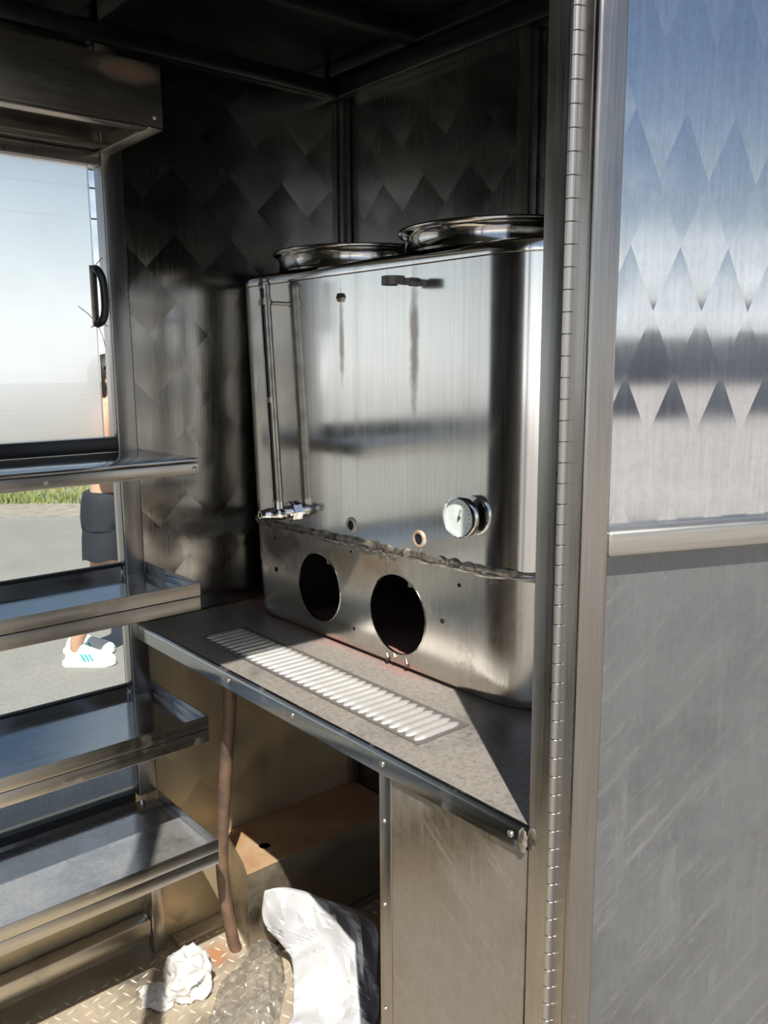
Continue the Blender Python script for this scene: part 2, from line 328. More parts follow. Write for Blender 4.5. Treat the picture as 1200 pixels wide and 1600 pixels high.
def tube(bm, pts, r, n=10, caps=True):
    pts = [Vector(p) for p in pts]; rs = r if isinstance(r, (list, tuple)) else [r]*len(pts); rings = []
    u0 = None
    for i, p in enumerate(pts):
        d = (pts[min(i+1, len(pts)-1)]-pts[max(i-1, 0)]).normalized()
        if u0 is None: u0, v0 = frame_from(d)
        else:
            u0 = (u0-d*u0.dot(d)).normalized(); v0 = d.cross(u0)
        rings.append([bm.verts.new(p+(u0*math.cos(2*math.pi*k/n)+v0*math.sin(2*math.pi*k/n))*rs[i]) for k in range(n)])
    for a, b in zip(rings, rings[1:]):
        for k in range(n): bm.faces.new((a[k], a[(k+1) % n], b[(k+1) % n], b[k]))
    if caps: bm.faces.new(rings[0][::-1]); bm.faces.new(rings[-1])
def lathe(bm, c, axis, prof, n=24):
    """prof: list of (distance along axis, radius)"""
    c = Vector(c); axis = Vector(axis).normalized(); u, v = frame_from(axis); rings = []
    for h, r in prof:
        if r < 1e-6: rings.append([bm.verts.new(c+axis*h)])
        else: rings.append([bm.verts.new(c+axis*h+(u*math.cos(2*math.pi*k/n)+v*math.sin(2*math.pi*k/n))*r) for k in range(n)])
    for a, b in zip(rings, rings[1:]):
        for k in range(n):
            k2 = (k+1) % n
            if len(a) == 1 and len(b) == 1: continue
            if len(a) == 1: bm.faces.new((a[0], b[k2], b[k]))
            elif len(b) == 1: bm.faces.new((a[k], a[k2], b[0]))
            else: bm.faces.new((a[k], a[k2], b[k2], b[k]))
def spline(P, n):
    P = [Vector(p) for p in P]; out_ = []
    for i in range(len(P)-1):
        a, b, c, d = P[max(i-1, 0)], P[i], P[i+1], P[min(i+2, len(P)-1)]
        for k in range(n):
            t = k/n; out_.append(.5*((2*b)+(c-a)*t+(2*a-5*b+4*c-d)*t*t+(3*b-a-3*c+d)*t**3))
    out_.append(P[-1]); return out_
BASE = {}
def obj(name, bm, mat, parent=None, smooth=True, fix=True, angle=40):
    if fix: bmesh.ops.recalc_face_normals(bm, faces=bm.faces)
    me = bpy.data.meshes.new(name); bm.to_mesh(me); bm.free()
    if mat: me.materials.append(M[mat])
    o = bpy.data.objects.new(name, me); COL.objects.link(o)
    if smooth and len(me.polygons):
        me.polygons.foreach_set('use_smooth', [True]*len(me.polygons))
        me.set_sharp_from_angle(angle=math.radians(angle))
    if parent is not None: attach(o, parent)
    return o
def attach(o, parent):
    o.parent = parent
    root = parent
    if parent.name in BASE: o.location = -BASE[parent.name]     # vertices stay where they stand
def thing(name, label=None, cat=None, loc=(0, 0, 0), group=None, kind=None, rotz=0):
    o = bpy.data.objects.new(name, None); COL.objects.link(o); o.location = loc; o.rotation_euler = (0, 0, rotz)
    o.empty_display_size = .05
    BASE[o.name] = Vector(loc) if not rotz else Vector((0, 0, 0))
    return tag(o, label, cat, group, kind)
def tag(o, label=None, cat=None, group=None, kind=None):
    if label: o['label'] = label
    if cat: o['category'] = cat
    if group: o['group'] = group
    if kind: o['kind'] = kind
    return o
def bobj(name, mat, parent, *a, bev=0, seg=2):
    bm = bmesh.new(); box(bm, *a, bev=bev, seg=seg); return obj(name, bm, mat, parent)
def dup(o, parent, off=(0, 0, 0)):
    c = o.copy(); COL.objects.link(c); c.parent = parent; c.location = Vector(o.location)+Vector(off); return c
def screw(parent, p, axis, r=.005, name='screw', mat='screw'):
    bm = bmesh.new(); lathe(bm, p, axis, [(0, r), (.0015, r), (.003, r*.7), (.003, r*.32), (.0012, r*.28), (.0012, 0)], 12)
    return obj(name, bm, mat, parent)
def dot(parent, p, axis, r, name='screw_hole', mat='hole'):
    bm = bmesh.new(); lathe(bm, p, axis, [(-.001, r), (.0008, r), (.0008, 0)], 12); return obj(name, bm, mat, parent)

X_L, X_B, D, FLOOR, CEIL = -1.72, .646, 1.18, -.85, 1.345
WB = 1.19              # face of the far wall sheet
# ------------------------------------------------------------------ structure: ground, floor, ceiling, walls
bm = bmesh.new(); box(bm, -40, 60, -40, 80, -1.22, -1.02)
tag(obj('ground', bm, 'asphalt'), 'pale worn asphalt road around the cart', kind='structure')
fl = thing('floor', 'tread plate floor of the cart', None, (0, 0, FLOOR), kind='structure')
bobj('floor_plate', 'floorplate', fl, X_L, X_B, -.03, 1.25, FLOOR-.06, FLOOR)
bm = bmesh.new()                                                       # raised lugs of the tread plate, each a little lens
px = .030
for i in range(-32, 24):
    for j in range(-2, 42):
        cx, cy = i*px+.003*math.sin(j), j*px
        if not (-.85 < cx < .62 and .02 < cy < 1.17): continue
        a = math.radians(20 if (i+j) % 2 else 110)
        u = Vector((math.cos(a), math.sin(a), 0))*.0125; v = Vector((-math.sin(a), math.cos(a), 0))*.0032; c = Vector((cx, cy, FLOOR))
        q = [bm.verts.new(c+u), bm.verts.new(c+v), bm.verts.new(c-u), bm.verts.new(c-v)]
        t1 = bm.verts.new(c+u*.45+Vector((0, 0, .0016))); t2 = bm.verts.new(c-u*.45+Vector((0, 0, .0016)))
        for f in ((q[0], q[1], t1), (q[1], t2, t1), (q[1], q[2], t2), (q[2], q[3], t2), (q[3], t1, t2), (q[3], q[0], t1)): bm.faces.new(f)
tag(obj('tread_lugs', bm, 'lug', fl, fix=False), kind='stuff')
bm = bmesh.new(); box(bm, .045, .215, 1.145, 1.188, FLOOR, FLOOR+.012, .002)
flap = obj('bent_edge', bm, 'floorplate', fl)

ce = thing('ceiling', 'dark steel roof sheet with tube frame', None, (0, 0, CEIL), kind='structure')
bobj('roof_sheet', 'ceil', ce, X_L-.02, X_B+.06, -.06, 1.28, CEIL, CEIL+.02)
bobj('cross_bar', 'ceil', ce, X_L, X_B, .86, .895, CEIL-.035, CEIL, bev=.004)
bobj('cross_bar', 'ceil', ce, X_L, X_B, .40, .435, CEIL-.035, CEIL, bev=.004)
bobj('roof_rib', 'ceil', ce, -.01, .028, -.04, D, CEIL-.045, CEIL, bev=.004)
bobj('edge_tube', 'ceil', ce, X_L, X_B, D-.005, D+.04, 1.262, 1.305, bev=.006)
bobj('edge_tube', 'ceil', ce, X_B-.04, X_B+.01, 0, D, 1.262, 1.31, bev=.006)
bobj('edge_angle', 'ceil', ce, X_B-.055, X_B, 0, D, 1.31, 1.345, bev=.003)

wb = thing('wall_back', 'steel far wall polished in overlapping squares', None, (0, 0, FLOOR), kind='structure')
bobj('wall_sheet', 'turned_back', wb, .028, X_B+.03, WB, WB+.02, -.02, CEIL)
bobj('lower_sheet', 'lowwall', wb, .0, X_B+.03, WB, WB+.02, FLOOR, -.02)
bobj('under_window_sheet', 'lowwall', wb, X_L, .0, 1.222, 1.235, FLOOR, -.425)
bobj('over_window_sheet', 'turned_back', wb, X_L, .028, 1.20, 1.22, 1.03, CEIL)
bobj('side_sheet', 'turned_back', wb, X_L, -1.50, 1.20, 1.22, -.43, 1.03)
wr = thing('wall_right', 'steel end wall behind the tank', None, (X_B, .6, FLOOR), kind='structure')
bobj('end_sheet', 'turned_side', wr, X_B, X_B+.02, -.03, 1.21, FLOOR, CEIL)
bobj('wall_stud', 'tube', wr, X_B-.03, X_B, .545, .58, 0.001, 1.262, bev=.004)
bm = bmesh.new(); box(bm, X_B-.026, X_B, D-.016, D+.01, 0.001, 1.262, .006); obj('corner_tube', bm, 'tube', wr)
bm = bmesh.new(); box(bm, X_B-.026, X_B, D-.016, D+.01, FLOOR+.2405, -.045, .006); obj('corner_tube', bm, 'tube', wr)
wl = thing('wall_left', 'steel end wall opposite the tank', None, (X_L, .6, FLOOR), kind='structure')
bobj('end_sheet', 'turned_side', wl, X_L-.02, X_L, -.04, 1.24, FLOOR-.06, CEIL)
wf = thing('wall_front', 'steel wall around the open doorway', None, (0, -.02, FLOOR), kind='structure')
bobj('wall_sheet', 'turned_back', wf, X_L, -1.56, -.03, -.01, FLOOR-.06, CEIL)
bobj('wall_sheet', 'turned_back', wf, .044, X_B+.02, -.03, -.01, FLOOR-.06, CEIL)
bobj('door_header', 'tube', wf, -1.56, .044, -.038, 0, 1.325, CEIL, bev=.004)
bobj('door_jamb', 'tube', wf, -.775, -.737, -.038, 0, FLOOR-.06, 1.325, bev=.004)
dp = bobj('door_post', 'tube', wf, .005, .043, -.038, 0, FLOOR-.06, 1.325, bev=.0035, seg=3)
for z in (.47, .725, .20): dot(dp, (.0045, -.033 if z != .725 else -.031, z), (-1, 0, 0), .0022)
bobj('threshold', 'tube', wf, -1.56, .005, -.038, -.0, FLOOR-.06, FLOOR+.004, bev=.003)

# posts and rails of the window side
t1 = thing('trim_1', 'square steel tube post between the windows and the far wall', None, (0, 1.2, FLOOR), kind='structure')
bobj('post', 'tube', t1, -.020, .028, D, D+.045, -.43, 1.262, bev=.004, seg=3)
bobj('foot_tube', 'tube_h', t1, -.011, .022, 1.165, 1.20, FLOOR, -.49, bev=.004)
t2 = thing('trim_2', 'low steel rail along the foot of the window side', None, (-.7, 1.2, -.8), kind='structure')
bobj('rail', 'tube_h', t2, X_L, -.012, 1.175, 1.215, -.805, -.758, bev=.004)

# windows
w1 = thing('window_1', 'sliding serving window with a scratched hazy pane', None, (-.7, 1.2, .42), kind='structure')
bobj('top_rail', 'tube', w1, -1.5, -.02, 1.185, 1.225, 1.018, 1.045, bev=.003)
bobj('bottom_track', 'black_plastic', w1, -1.5, -.02, 1.180, 1.222, .408, .440, bev=.002)
bobj('side_frame', 'tube', w1, -.0205, -.012, 1.182, 1.2, .44, 1.018, bev=.001)
dot(w1, (-.017, 1.1815, .74), (0, -1, 0), .003, 'screw'); dot(w1, (-.017, 1.1815, .47), (0, -1, 0), .003, 'screw')
pn = bobj('sliding_pane', 'acrylic', w1, -.80, -.046, 1.193, 1.197, .44, 1.018)
pn.data.materials.append(M['glass'])
for f in pn.data.polygons:
    if f.normal.y > .5: f.material_index = 1                            # only the inside face is scratched
bobj('pane_edge', 'glass', pn, -.0463, -.0445, 1.1925, 1.1975, .44, 1.018)
bobj('fixed_pane', 'glass', w1, -1.5, -.78, 1.206, 1.210, .44, 1.018)
bm = bmesh.new(); tube(bm, spline([(-.046, 1.192, .805), (-.043, 1.176, .80), (-.036, 1.170, .775), (-.035, 1.170, .72), (-.040, 1.176, .695), (-.046, 1.192, .688)], 5), .0085, 10)
hd = obj('pull_handle', bm, 'black_plastic', w1)
tag(hd, 'black bow handle at the pane edge')
bm = bmesh.new(); box(bm, -.056, -.040, 1.1905, 1.1935, .682, .812, .001); obj('handle_plate', bm, 'nickel', hd)
bm = bmesh.new(); 
for a, b in (((-.047, .69), (-.085, .725)), ((-.047, .69), (-.03, .64)), ((-.047, .69), (-.022, .684)), ((-.047, .69), (-.024, .70)), ((-.047, .69), (-.06, .68)), ((-.044, .81), (-.025, .83))):
    tube(bm, [(a[0], 1.1925, a[1]), ((a[0]+b[0])/2+.002, 1.1925, (a[1]+b[1])/2+.002), (b[0], 1.1925, b[1])], .0009, 5)
obj('pane_crack', bm, 'clamp', pn)
w2 = thing('window_2', 'tall clear display glass behind the shelves', None, (-.7, 1.2, -.43), kind='structure')
bobj('pane', 'glass', w2, -1.5, -.021, 1.208, 1.213, -.425, .405)
bobj('glass_gasket', 'darkgap', w2, -1.5, -.021, 1.204, 1.217, .130, .146)
bobj('glass_gasket', 'darkgap', w2, -1.5, -.021, 1.204, 1.217, -.165, -.150)
bobj('glass_gasket', 'darkgap', w2, -1.5, -.021, 1.200, 1.219, -.447, -.425)
# ------------------------------------------------------------------ door, opened outwards on a piano hinge
DOOR_A = math.radians(-22.83)
dr = thing('door_1', 'open steel door with polished upper and scuffed lower panel', None, (.009, -.042, 0), kind='structure', rotz=DOOR_A)
T, DW, DZ0, DZ1 = .038, .74, FLOOR-.03, 1.31
bobj('hinge_stile', 'frame', dr, 0, T, -T, 0, DZ0, DZ1, bev=.006, seg=4)
bobj('outer_stile', 'frame', dr, DW-T, DW, -T, 0, DZ0, DZ1, bev=.006, seg=4)
bobj('top_rail', 'frame', dr, T, DW-T, -T, 0, DZ1-T, DZ1, bev=.006, seg=4)
bobj('bottom_rail', 'frame', dr, T, DW-T, -T, 0, DZ0, DZ0+T, bev=.006, seg=4)
bobj('middle_rail', 'tube_h', dr, T-.001, DW-T+.001, -.037, -.002, .373, .405, bev=.006, seg=4)
bobj('upper_panel', 'turned_door', dr, T-.004, DW-T+.004, -.012, -.008, .39, DZ1-.02)
bobj('lower_panel', 'door_low', dr, T-.004, DW-T+.004, -.012, -.008, DZ0+.02, .39)
hg = thing('hinge', None, None, (0, 0, 0)); hg.parent = dr; BASE[hg.name] = Vector((0, 0, 0))
bobj('leaf', 'tube', hg, -.001, .0005, -.030, -.002, DZ0+.02, DZ1-.01)
KZ = .0247
bm = bmesh.new(); lathe(bm, (0, 0, 0), (0, 0, 1), [(0, 0), (0, .0055), (.0003, .0058), (KZ-.0013, .0058), (KZ-.001, .0055), (KZ-.001, 0)], 12)
kn = obj('knuckle', bm, 'screw', hg, angle=30); kn.location = (-.004, .002, DZ0+.03)
for k in range(1, 84):
    c = dup(kn, hg, (0, 0, k*KZ))

# ------------------------------------------------------------------ box over the window
hb = thing('overhead_box', 'shallow steel box fixed above the serving window, open underneath', 'box', (-.7, 1.05, 1.045))
bobj('front_panel', 'hood', hb, -1.5, .0, .927, .931, 1.045, 1.157, bev=.001)
bobj('end_panel', 'hood', hb, -.004, .0, .931, 1.199, 1.045, 1.157, bev=.001)
bobj('top_panel', 'hood', hb, -1.5, .0, .931, 1.199, 1.153, 1.157)
bobj('bottom_lip', 'tube_h', hb, -1.5, -.03, .928, .958, 1.040, 1.0448, bev=.0015)
bobj('end_lip', 'tube_h', hb, -.03, .0, .928, 1.199, 1.040, 1.0448, bev=.0015)
bobj('inner_panel', 'hood', hb, -1.5, -.004, .931, 1.199, 1.085, 1.089)
bobj('back_angle', 'tube_h', hb, -1.5, -.004, 1.165, 1.199, 1.048, 1.062, bev=.001)
screw(hb, (-.016, .927, 1.062), (0, -1, 0), .0045)

# ------------------------------------------------------------------ ledge and tray shelves on the window side
lg = thing('serving_ledge', 'narrow bare steel ledge under the serving window', 'ledge', (-.7, 1.05, .378))
bobj('top_sheet', 'tray', lg, -1.5, .046, .926, 1.179, .402, .408, bev=.002)
bobj('front_rail', 'tube_h', lg, -1.5, .046, .930, .960, .374, .399, bev=.003)
bobj('end_rail', 'tube_h', lg, .018, .045, .961, 1.178, .375, .399, bev=.003)
for x in (-.268, .036): screw(lg, (x, .930, .387), (0, -1, 0), .005)
def tray_shelf(z, yf, label, mat, x1=.029):
    s = thing('tray_shelf', label, 'shelf', (-.7, 1.05, z-.06), group='tray shelves along the display glass')
    bm = bmesh.new(); box(bm, -1.5, x1-.003, yf+.003, 1.203, z-.028, z-.025); obj('tray_floor', bm, mat, s)
    bobj('front_rim', 'tube_h', s, -1.5, x1, yf, yf+.003, z-.028, z, bev=.0008)
    bobj('end_rim', 'tray', s, x1-.003, x1, yf+.003, D-.002, z-.028, z, bev=.0008)
    bobj('back_rim', 'tray', s, -1.5, -.022, 1.2005, 1.203, z-.025, z-.008)
    bobj('support_rail', 'tube_h', s, -1.5, x1+.002, yf+.003, yf+.032, z-.060, z-.0305, bev=.003)
    bobj('end_rail', 'tube_h', s, x1-.028, x1+.001, yf+.033, D-.002, z-.060, z-.0305, bev=.003)
    bm = bmesh.new(); lathe(bm, (x1+.0022, yf+.018, z-.045), (1, 0, 0), [(0, .010), (.0012, .010), (.002, .006), (.002, 0)], 8); obj('rail_cap', bm, 'weld', s)
    return s
tray_shelf(.147, .916, 'highest of the three steel tray shelves, just above counter level', 'tray')
tray_shelf(-.147, .905, 'middle steel tray shelf with a clean floor, below the counter level', 'tray')
tray_shelf(-.428, .886, 'lowest steel tray shelf with a dusty floor, near the rusty pipe', 'tray_dusty')

# ------------------------------------------------------------------ counter
ct = thing('counter', 'grimy steel counter top with a turned down front edge', 'counter', (.3, .6, -.036))
bm = bmesh.new()
def strip(prof, ys):
    b_ = bmesh.new(); R_ = [[b_.verts.new((x, y, z)) for x, z in prof] for y in ys]; n_ = len(prof)
    for a, b in zip(R_, R_[1:]):
        for k in range(n_): b_.faces.new((a[k], a[(k+1) % n_], b[(k+1) % n_], b[k]))
    b_.faces.new(R_[0]); b_.faces.new(R_[-1][::-1]); return b_
bm.free(); ys = [.001, .3, .6, .9, 1.179]
obj('top_sheet', strip([(.0095, 0), (X_B-.001, 0), (X_B-.001, -.004), (.0095, -.004)], ys), 'counter', ct)
obj('front_flange', strip([(.004, -.036), (0, -.036), (0, -.009), (.0012, -.0045), (.0045, -.0012), (.009, 0), (.0095, 0), (.0095, -.004), (.009, -.004), (.004, -.009)], ys), 'flange', ct)
for y in (.763, .539, .29, .025): screw(ct, (0, y, -.018), (-1, 0, 0), .0048)
bm = bmesh.new()
bmesh.ops.create_icosphere(bm, subdivisions=3, radius=1)
for v in bm.verts:
    n_ = noise.noise(v.co*2.3)*.35+noise.noise(v.co*6)*.15
    v.co = Vector((-.0005+v.co.x*.0035, .004+v.co.y*.007*(1+n_), -.018+v.co.z*.017*(1+n_)))
obj('weld_patch', bm, 'weld_bright', ct, angle=25)
bm = bmesh.new()
bmesh.ops.create_icosphere(bm, subdivisions=2, radius=1)
for v in bm.verts: v.co = Vector((.0045+v.co.x*.001, -.008+v.co.y*.008*(1+.4*noise.noise(v.co*3)), -.012+v.co.z*.015*(1+.4*noise.noise(v.co*4))))
obj('weld_patch', bm, 'weld', ct, angle=25)

gr = thing('drip_grate', 'long bright aluminium drip grate let into the counter', 'grate', (.118, .63, .0002))
GX0, GX1, GY0, GY1 = .060, .176, .272, .992
bobj('drip_tray', 'grate_base', gr, GX0+.002, GX1-.002, GY0+.002, GY1-.002, .0003, .0012)
bm = bmesh.new()
for a in ((GX0, GX0+.004, GY0, GY1), (GX1-.004, GX1, GY0, GY1), (GX0+.004, GX1-.004, GY0, GY0+.004), (GX0+.004, GX1-.004, GY1-.004, GY1)):
    box(bm, *a, .0003, .0035, .0008)
obj('rim', bm, 'grate_base', gr)
NS = 34; pit = (GY1-GY0-.016)/NS
bm = bmesh.new()                                                        # one slat: a long half round bar with rounded ends
ring = []
for i in range(9):
    s_ = i/8; x = GX0+.008+(GX1-GX0-.016)*s_; e = min(1, min(s_, 1-s_)*14+.25); e = math.sin(min(1, e)*math.pi/2)
    ring.append([bm.verts.new((x, .0084*e*math.cos(a), .0012+.0050*e*math.sin(a))) for a in [math.pi*k/6 for k in range(7)]])
for a, b in zip(ring, ring[1:]):
    for k in range(6): bm.faces.new((a[k], a[k+1], b[k+1], b[k]))
for r_ in (ring[0], ring[-1]): bm.faces.new(r_)
sl = obj('slat', bm, 'slat', gr, angle=70); b0 = Vector(sl.location)
for k in range(NS):
    y = GY0+.008+pit*(k+.5); c = sl if k == 0 else dup(sl, gr)
    c.location = b0+Vector((0, y, 0)); c.rotation_euler = (0, 0, random.uniform(-.006, .006)) if False else (0, 0, 0)

# ------------------------------------------------------------------ twin tank
tk = thing('water_tank', 'big rounded stainless twin tank with two burner holes and open collars', 'tank', (.45, .65, 0))
XF, XR, Y0, RR, RL = .264, .632, .17, .15, .12
def perim(z, ins):
    """tank outline from the back of one end round the front to the back of the other; ins = how far it is drawn in"""
    y1 = 1.133+.03*z/.78; P = []
    P.append((XR, y1-ins)); P.append((XF+RL+.05, y1-ins))
    for k in range(0, 13):
        a = math.pi/2*k/12; P.append((XF+RL-(RL-ins)*math.sin(a), y1-RL+(RL-ins)*math.cos(a)))
    P.append((XF+ins, 1.0)); P.append((XF+ins, .326)); P.append((XF+ins, .32))
    for k in range(1, 17):
        a = math.pi/2*k/16; P.append((XF+RR-(RR-ins)*math.cos(a), .32-(RR-ins)*math.sin(a)))
    P.append((XR, Y0+ins)); return [Vector((x, y, z)) for x, y in P]
IF = 15                                                                 # index of the (XF,1.0) point
def sweep(bm, prof, skip=None):
    R = [[bm.verts.new(p) for p in perim(z, i)] for z, i in prof]
    for j, (a, b) in enumerate(zip(R, R[1:])):
        for k in range(len(a)-1):
            if skip and skip(j, k): continue
            bm.faces.new((a[k], a[k+1], b[k+1], b[k]))
        bm.faces.new((a[-1], a[0], b[0], b[-1]))
    return R
bm = bmesh.new()
R = sweep(bm, [(.238, -.0015), (.26, -.0015), (.5, -.0015), (.768, -.0015), (.772, -.0015), (.7722, .0008), (.774, -.0028), (.776, -.0032), (.788, -.0022), (.793, .001), (.7965, .008), (.798, .022)])
bm.faces.new(R[-1]); obj('upper_shell', bm, 'tank', tk, angle=50)
bm = bmesh.new()
sweep(bm, [(.0006, .022), (.003, .011), (.010, .003), (.020, 0), (.025, 0), (.238, 0)], lambda j, k: j == 4 and k == IF)
obj('lower_shell', bm, 'tank_low', tk, angle=50)
HOLES = ((.815, .1155, .0765), (.555, .112, .0815))
bm = bmesh.new()
def loop_(pts):
    v = [bm.verts.new(p) for p in pts]
    for a, b in zip(v, v[1:]+v[:1]): bm.edges.new((a, b))
loop_([(XF, 1.0, .025), (XF, .8, .025), (XF, .5, .025), (XF, .326, .025), (XF, .326, .238), (XF, .5, .238), (XF, .8, .238), (XF, 1.0, .238)])
for cy, cz, r in HOLES: loop_([(XF, cy+r*math.cos(2*math.pi*k/40), cz+r*math.sin(2*math.pi*k/40)) for k in range(40)])
bmesh.ops.triangle_fill(bm, edges=bm.edges[:], use_beauty=True)
for f in bm.faces:
    if f.normal.x > 0: f.normal_flip()
obj('burner_panel', bm, 'tank_low', tk, smooth=False, fix=False)
for cy, cz, r in HOLES:
    bm = bmesh.new(); lathe(bm, (XF, cy, cz), (1, 0, 0), [(.0002, r+.0015), (-.0012, r+.0008), (-.0014, r-.001), (.004, r-.0015), (.005, r)], 40)
    hr = obj('hole_rim', bm, 'collar', tk)
    a = math.radians(62); p = Vector((XF+.001, cy-(r-.004)*math.cos(a), cz+(r-.004)*math.sin(a)))
    bm = bmesh.new(); box(bm, p.x-.001, p.x+.001, p.y-.005, p.y+.005, p.z-.006, p.z+.004, .0004); obj('rim_tab', bm, 'weld', hr)
bm = bmesh.new()                                                        # added box, coloured black as shade behind the holes, open front and below
v = [bm.verts.new(p) for p in ((.285, .36, .002), (.60, .36, .002), (.60, 1.0, .002), (.285, 1.0, .002), (.285, .36, .228), (.60, .36, .228), (.60, 1.0, .228), (.285, 1.0, .228))]
for f in ((0, 1, 5, 4), (1, 2, 6, 5), (2, 3, 7, 6), (4, 5, 6, 7)): bm.faces.new([v[i] for i in f])
obj('shade_box', bm, 'hole_shade', tk, smooth=False)
for cy in (.875, .455):
    bm = bmesh.new()
    lathe(bm, (.441, cy, .794), (0, 0, 1), [(0, .192), (.003, .187), (.008, .184), (.018, .1825), (.028, .183), (.034, .186), (.037, .1905), (.040, .1945), (.043, .1955), (.0455, .194), (.0465, .190), (.044, .185), (.034, .178), (.020, .176), (.006, .176), (.006, 0)], 64)
    obj('collar', bm, 'collar', tk, angle=60)
def bead(name, mat, zf, r0, ja, seed, y_from=.19, y_to=1.14, off=0.0):
    pts = [p for p in perim(.24, -off)][2:-1]
    dens = []
    for a, b in zip(pts, pts[1:]):
        n = max(1, int((b-a).length/.006))
        for k in range(n): dens.append(a.lerp(b, k/n))
    dens.append(pts[-1]); bm = bmesh.new(); P = []; Rr = []
    for p in dens:
        if not (y_from < p.y < y_to): continue
        s_ = p.y*60+p.x*60+seed
        P.append(Vector((p.x, p.y, zf(p.y)+.0032*noise.noise(Vector((s_*.35, seed, 0)))))); Rr.append(r0*(1+ja*noise.noise(Vector((s_*.9, seed, 3)))))
    tube(bm, P, Rr, 8); return obj(name, bm, mat, tk, angle=30)
zs_ = lambda y: .229+(1.04-y)*.0215
bead('weld_seam', 'weld', lambda y: zs_(y)+.002, .0072, .8, 1)
bead('weld_seam', 'weld_bright', lambda y: zs_(y)-.0078, .0042, 1.0, 9, .19, .83)
bead('weld_seam', 'weld', lambda y: zs_(y)+.010, .0030, .9, 21, .6, 1.14)
# liquid level gauge: slotted guard tube, valve, stand-off
sg = thing('sight_gauge', None, None, (0, 0, 0)); sg.parent = tk; sg.location = -BASE[tk.name]; BASE[sg.name] = Vector((0, 0, 0))
tag(sg, 'slotted upright level gauge with a chrome valve')
GA, GB = Vector((.224, .908, .292)), Vector((.224, .938, .765))
ax = (GB-GA).normalized(); oa = math.atan2(-.25, -.95)
def gp(s_, a, r): c = GA.lerp(GB, s_); return c+Vector((math.cos(a), math.sin(a), 0))*r
bm = bmesh.new(); nA = 18; half = math.radians(36)
angs = [oa+half+(2*math.pi-2*half)*k/nA for k in range(nA+1)]
rings = []
for s_ in (0, .5, 1):
    rings.append([bm.verts.new(gp(s_, a, .0118)) for a in angs]+[bm.verts.new(gp(s_, a, .0092)) for a in reversed(angs)])
for a, b in zip(rings, rings[1:]):
    for k in range(len(a)): bm.faces.new((a[k], a[(k+1) % len(a)], b[(k+1) % len(b)], b[k]))
bm.faces.new(rings[0]); bm.faces.new(rings[-1][::-1]); obj('guard_tube', bm, 'nickel', sg)
for s0, s1 in ((0, .025), (.475, .50), (.915, .945), (.985, 1.0)):
    bm = bmesh.new(); c0 = GA.lerp(GB, s0); c1 = GA.lerp(GB, s1); h_ = (c1-c0).length
    lathe(bm, c0, ax, [(0, .0090), (0, .0122), (h_, .0122), (h_, .0090), (0, .0090)], 20); obj('slot_bridge', bm, 'nickel', sg)
bm = bmesh.new(); tube(bm, [GA, GB], .0062, 12); obj('gauge_glass', bm, 'clamp', sg)
bm = bmesh.new(); lathe(bm, GB, ax, [(0, .0135), (.006, .0135), (.008, .0105), (.014, .0105), (.016, .008), (.016, 0)], 8); obj('top_cap', bm, 'nickel', sg, angle=20)
bm = bmesh.new(); c = GA.lerp(GB, .925)
tube(bm, [c+Vector((.010, 0, 0)), (XF-.002, c.y, c.z)], .0042, 10); lathe(bm, c-ax*.005, ax, [(0, .0125), (0, .0148), (.010, .0148), (.010, .0125), (0, .0125)], 18); obj('stand_off', bm, 'nickel', sg)
bm = bmesh.new(); vy, vz = .905, .274
lathe(bm, (XF-.001, vy, vz), (-1, 0, 0), [(0, 0), (0, .0215), (.003, .0235), (.011, .0235), (.013, .021), (.013, .015)], 8); obj('valve_nut', bm, 'chrome', sg, angle=20)
bm = bmesh.new(); lathe(bm, (XF-.012, vy, vz), (-1, 0.10, 0), [(0, .0145), (.014, .0145), (.016, .0165), (.030, .0165), (.033, .0145), (.052, .0135), (.054, .0115), (.074, .0095), (.074, .0050), (.060, .0050), (.060, 0)], 20); obj('valve_body', bm, 'chrome', sg)
bm = bmesh.new(); tube(bm, [(.224, .908, .278), (.224, .908, .300)], .0125, 14); obj('valve_socket', bm, 'chrome', sg)
# dial thermometer
th = thing('dial_thermometer', None, None, (0, 0, 0)); th.parent = tk; th.location = -BASE[tk.name]; BASE[th.name] = Vector((0, 0, 0))
tag(th, 'round dial thermometer with a fogged pale face')
tc_ = Vector((XF, .363, .335)); ta = Vector((-1, -.06, .0)).normalized()
bm = bmesh.new(); lathe(bm, tc_, ta, [(0, .018), (.010, .018), (.012, .034), (.014, .0355), (.027, .0365), (.0295, .0355), (.030, .0335), (.026, .0325), (.024, .0325), (.024, 0)], 40); obj('bezel', bm, 'chrome', th)
bm = bmesh.new(); lathe(bm, tc_+ta*.0242, ta, [(0, .0322), (.0008, .0322), (.0008, 0)], 40); dl = obj('dial', bm, 'dial', th)
bm = bmesh.new(); tube(bm, [tc_+ta*.0256+Vector((0, .004, -.008)), tc_+ta*.0256+Vector((0, -.003, .014))], .0009, 6); obj('needle', bm, 'clamp', dl)
bm = bmesh.new(); lathe(bm, tc_+ta*.0252, ta, [(0, .0034), (.0015, .003), (.0015, 0)], 14); obj('hub', bm, 'clamp', dl)
bm = bmesh.new()
for k in range(14):
    a = math.radians(-130+260*k/13); p = tc_+ta*.0253+Vector((0, math.sin(a)*.026, math.cos(a)*.026)); q = tc_+ta*.0253+Vector((0, math.sin(a)*.0225, math.cos(a)*.0225))
    tube(bm, [p, q], .0005, 4)
obj('dial_marks', bm, 'clamp', dl)
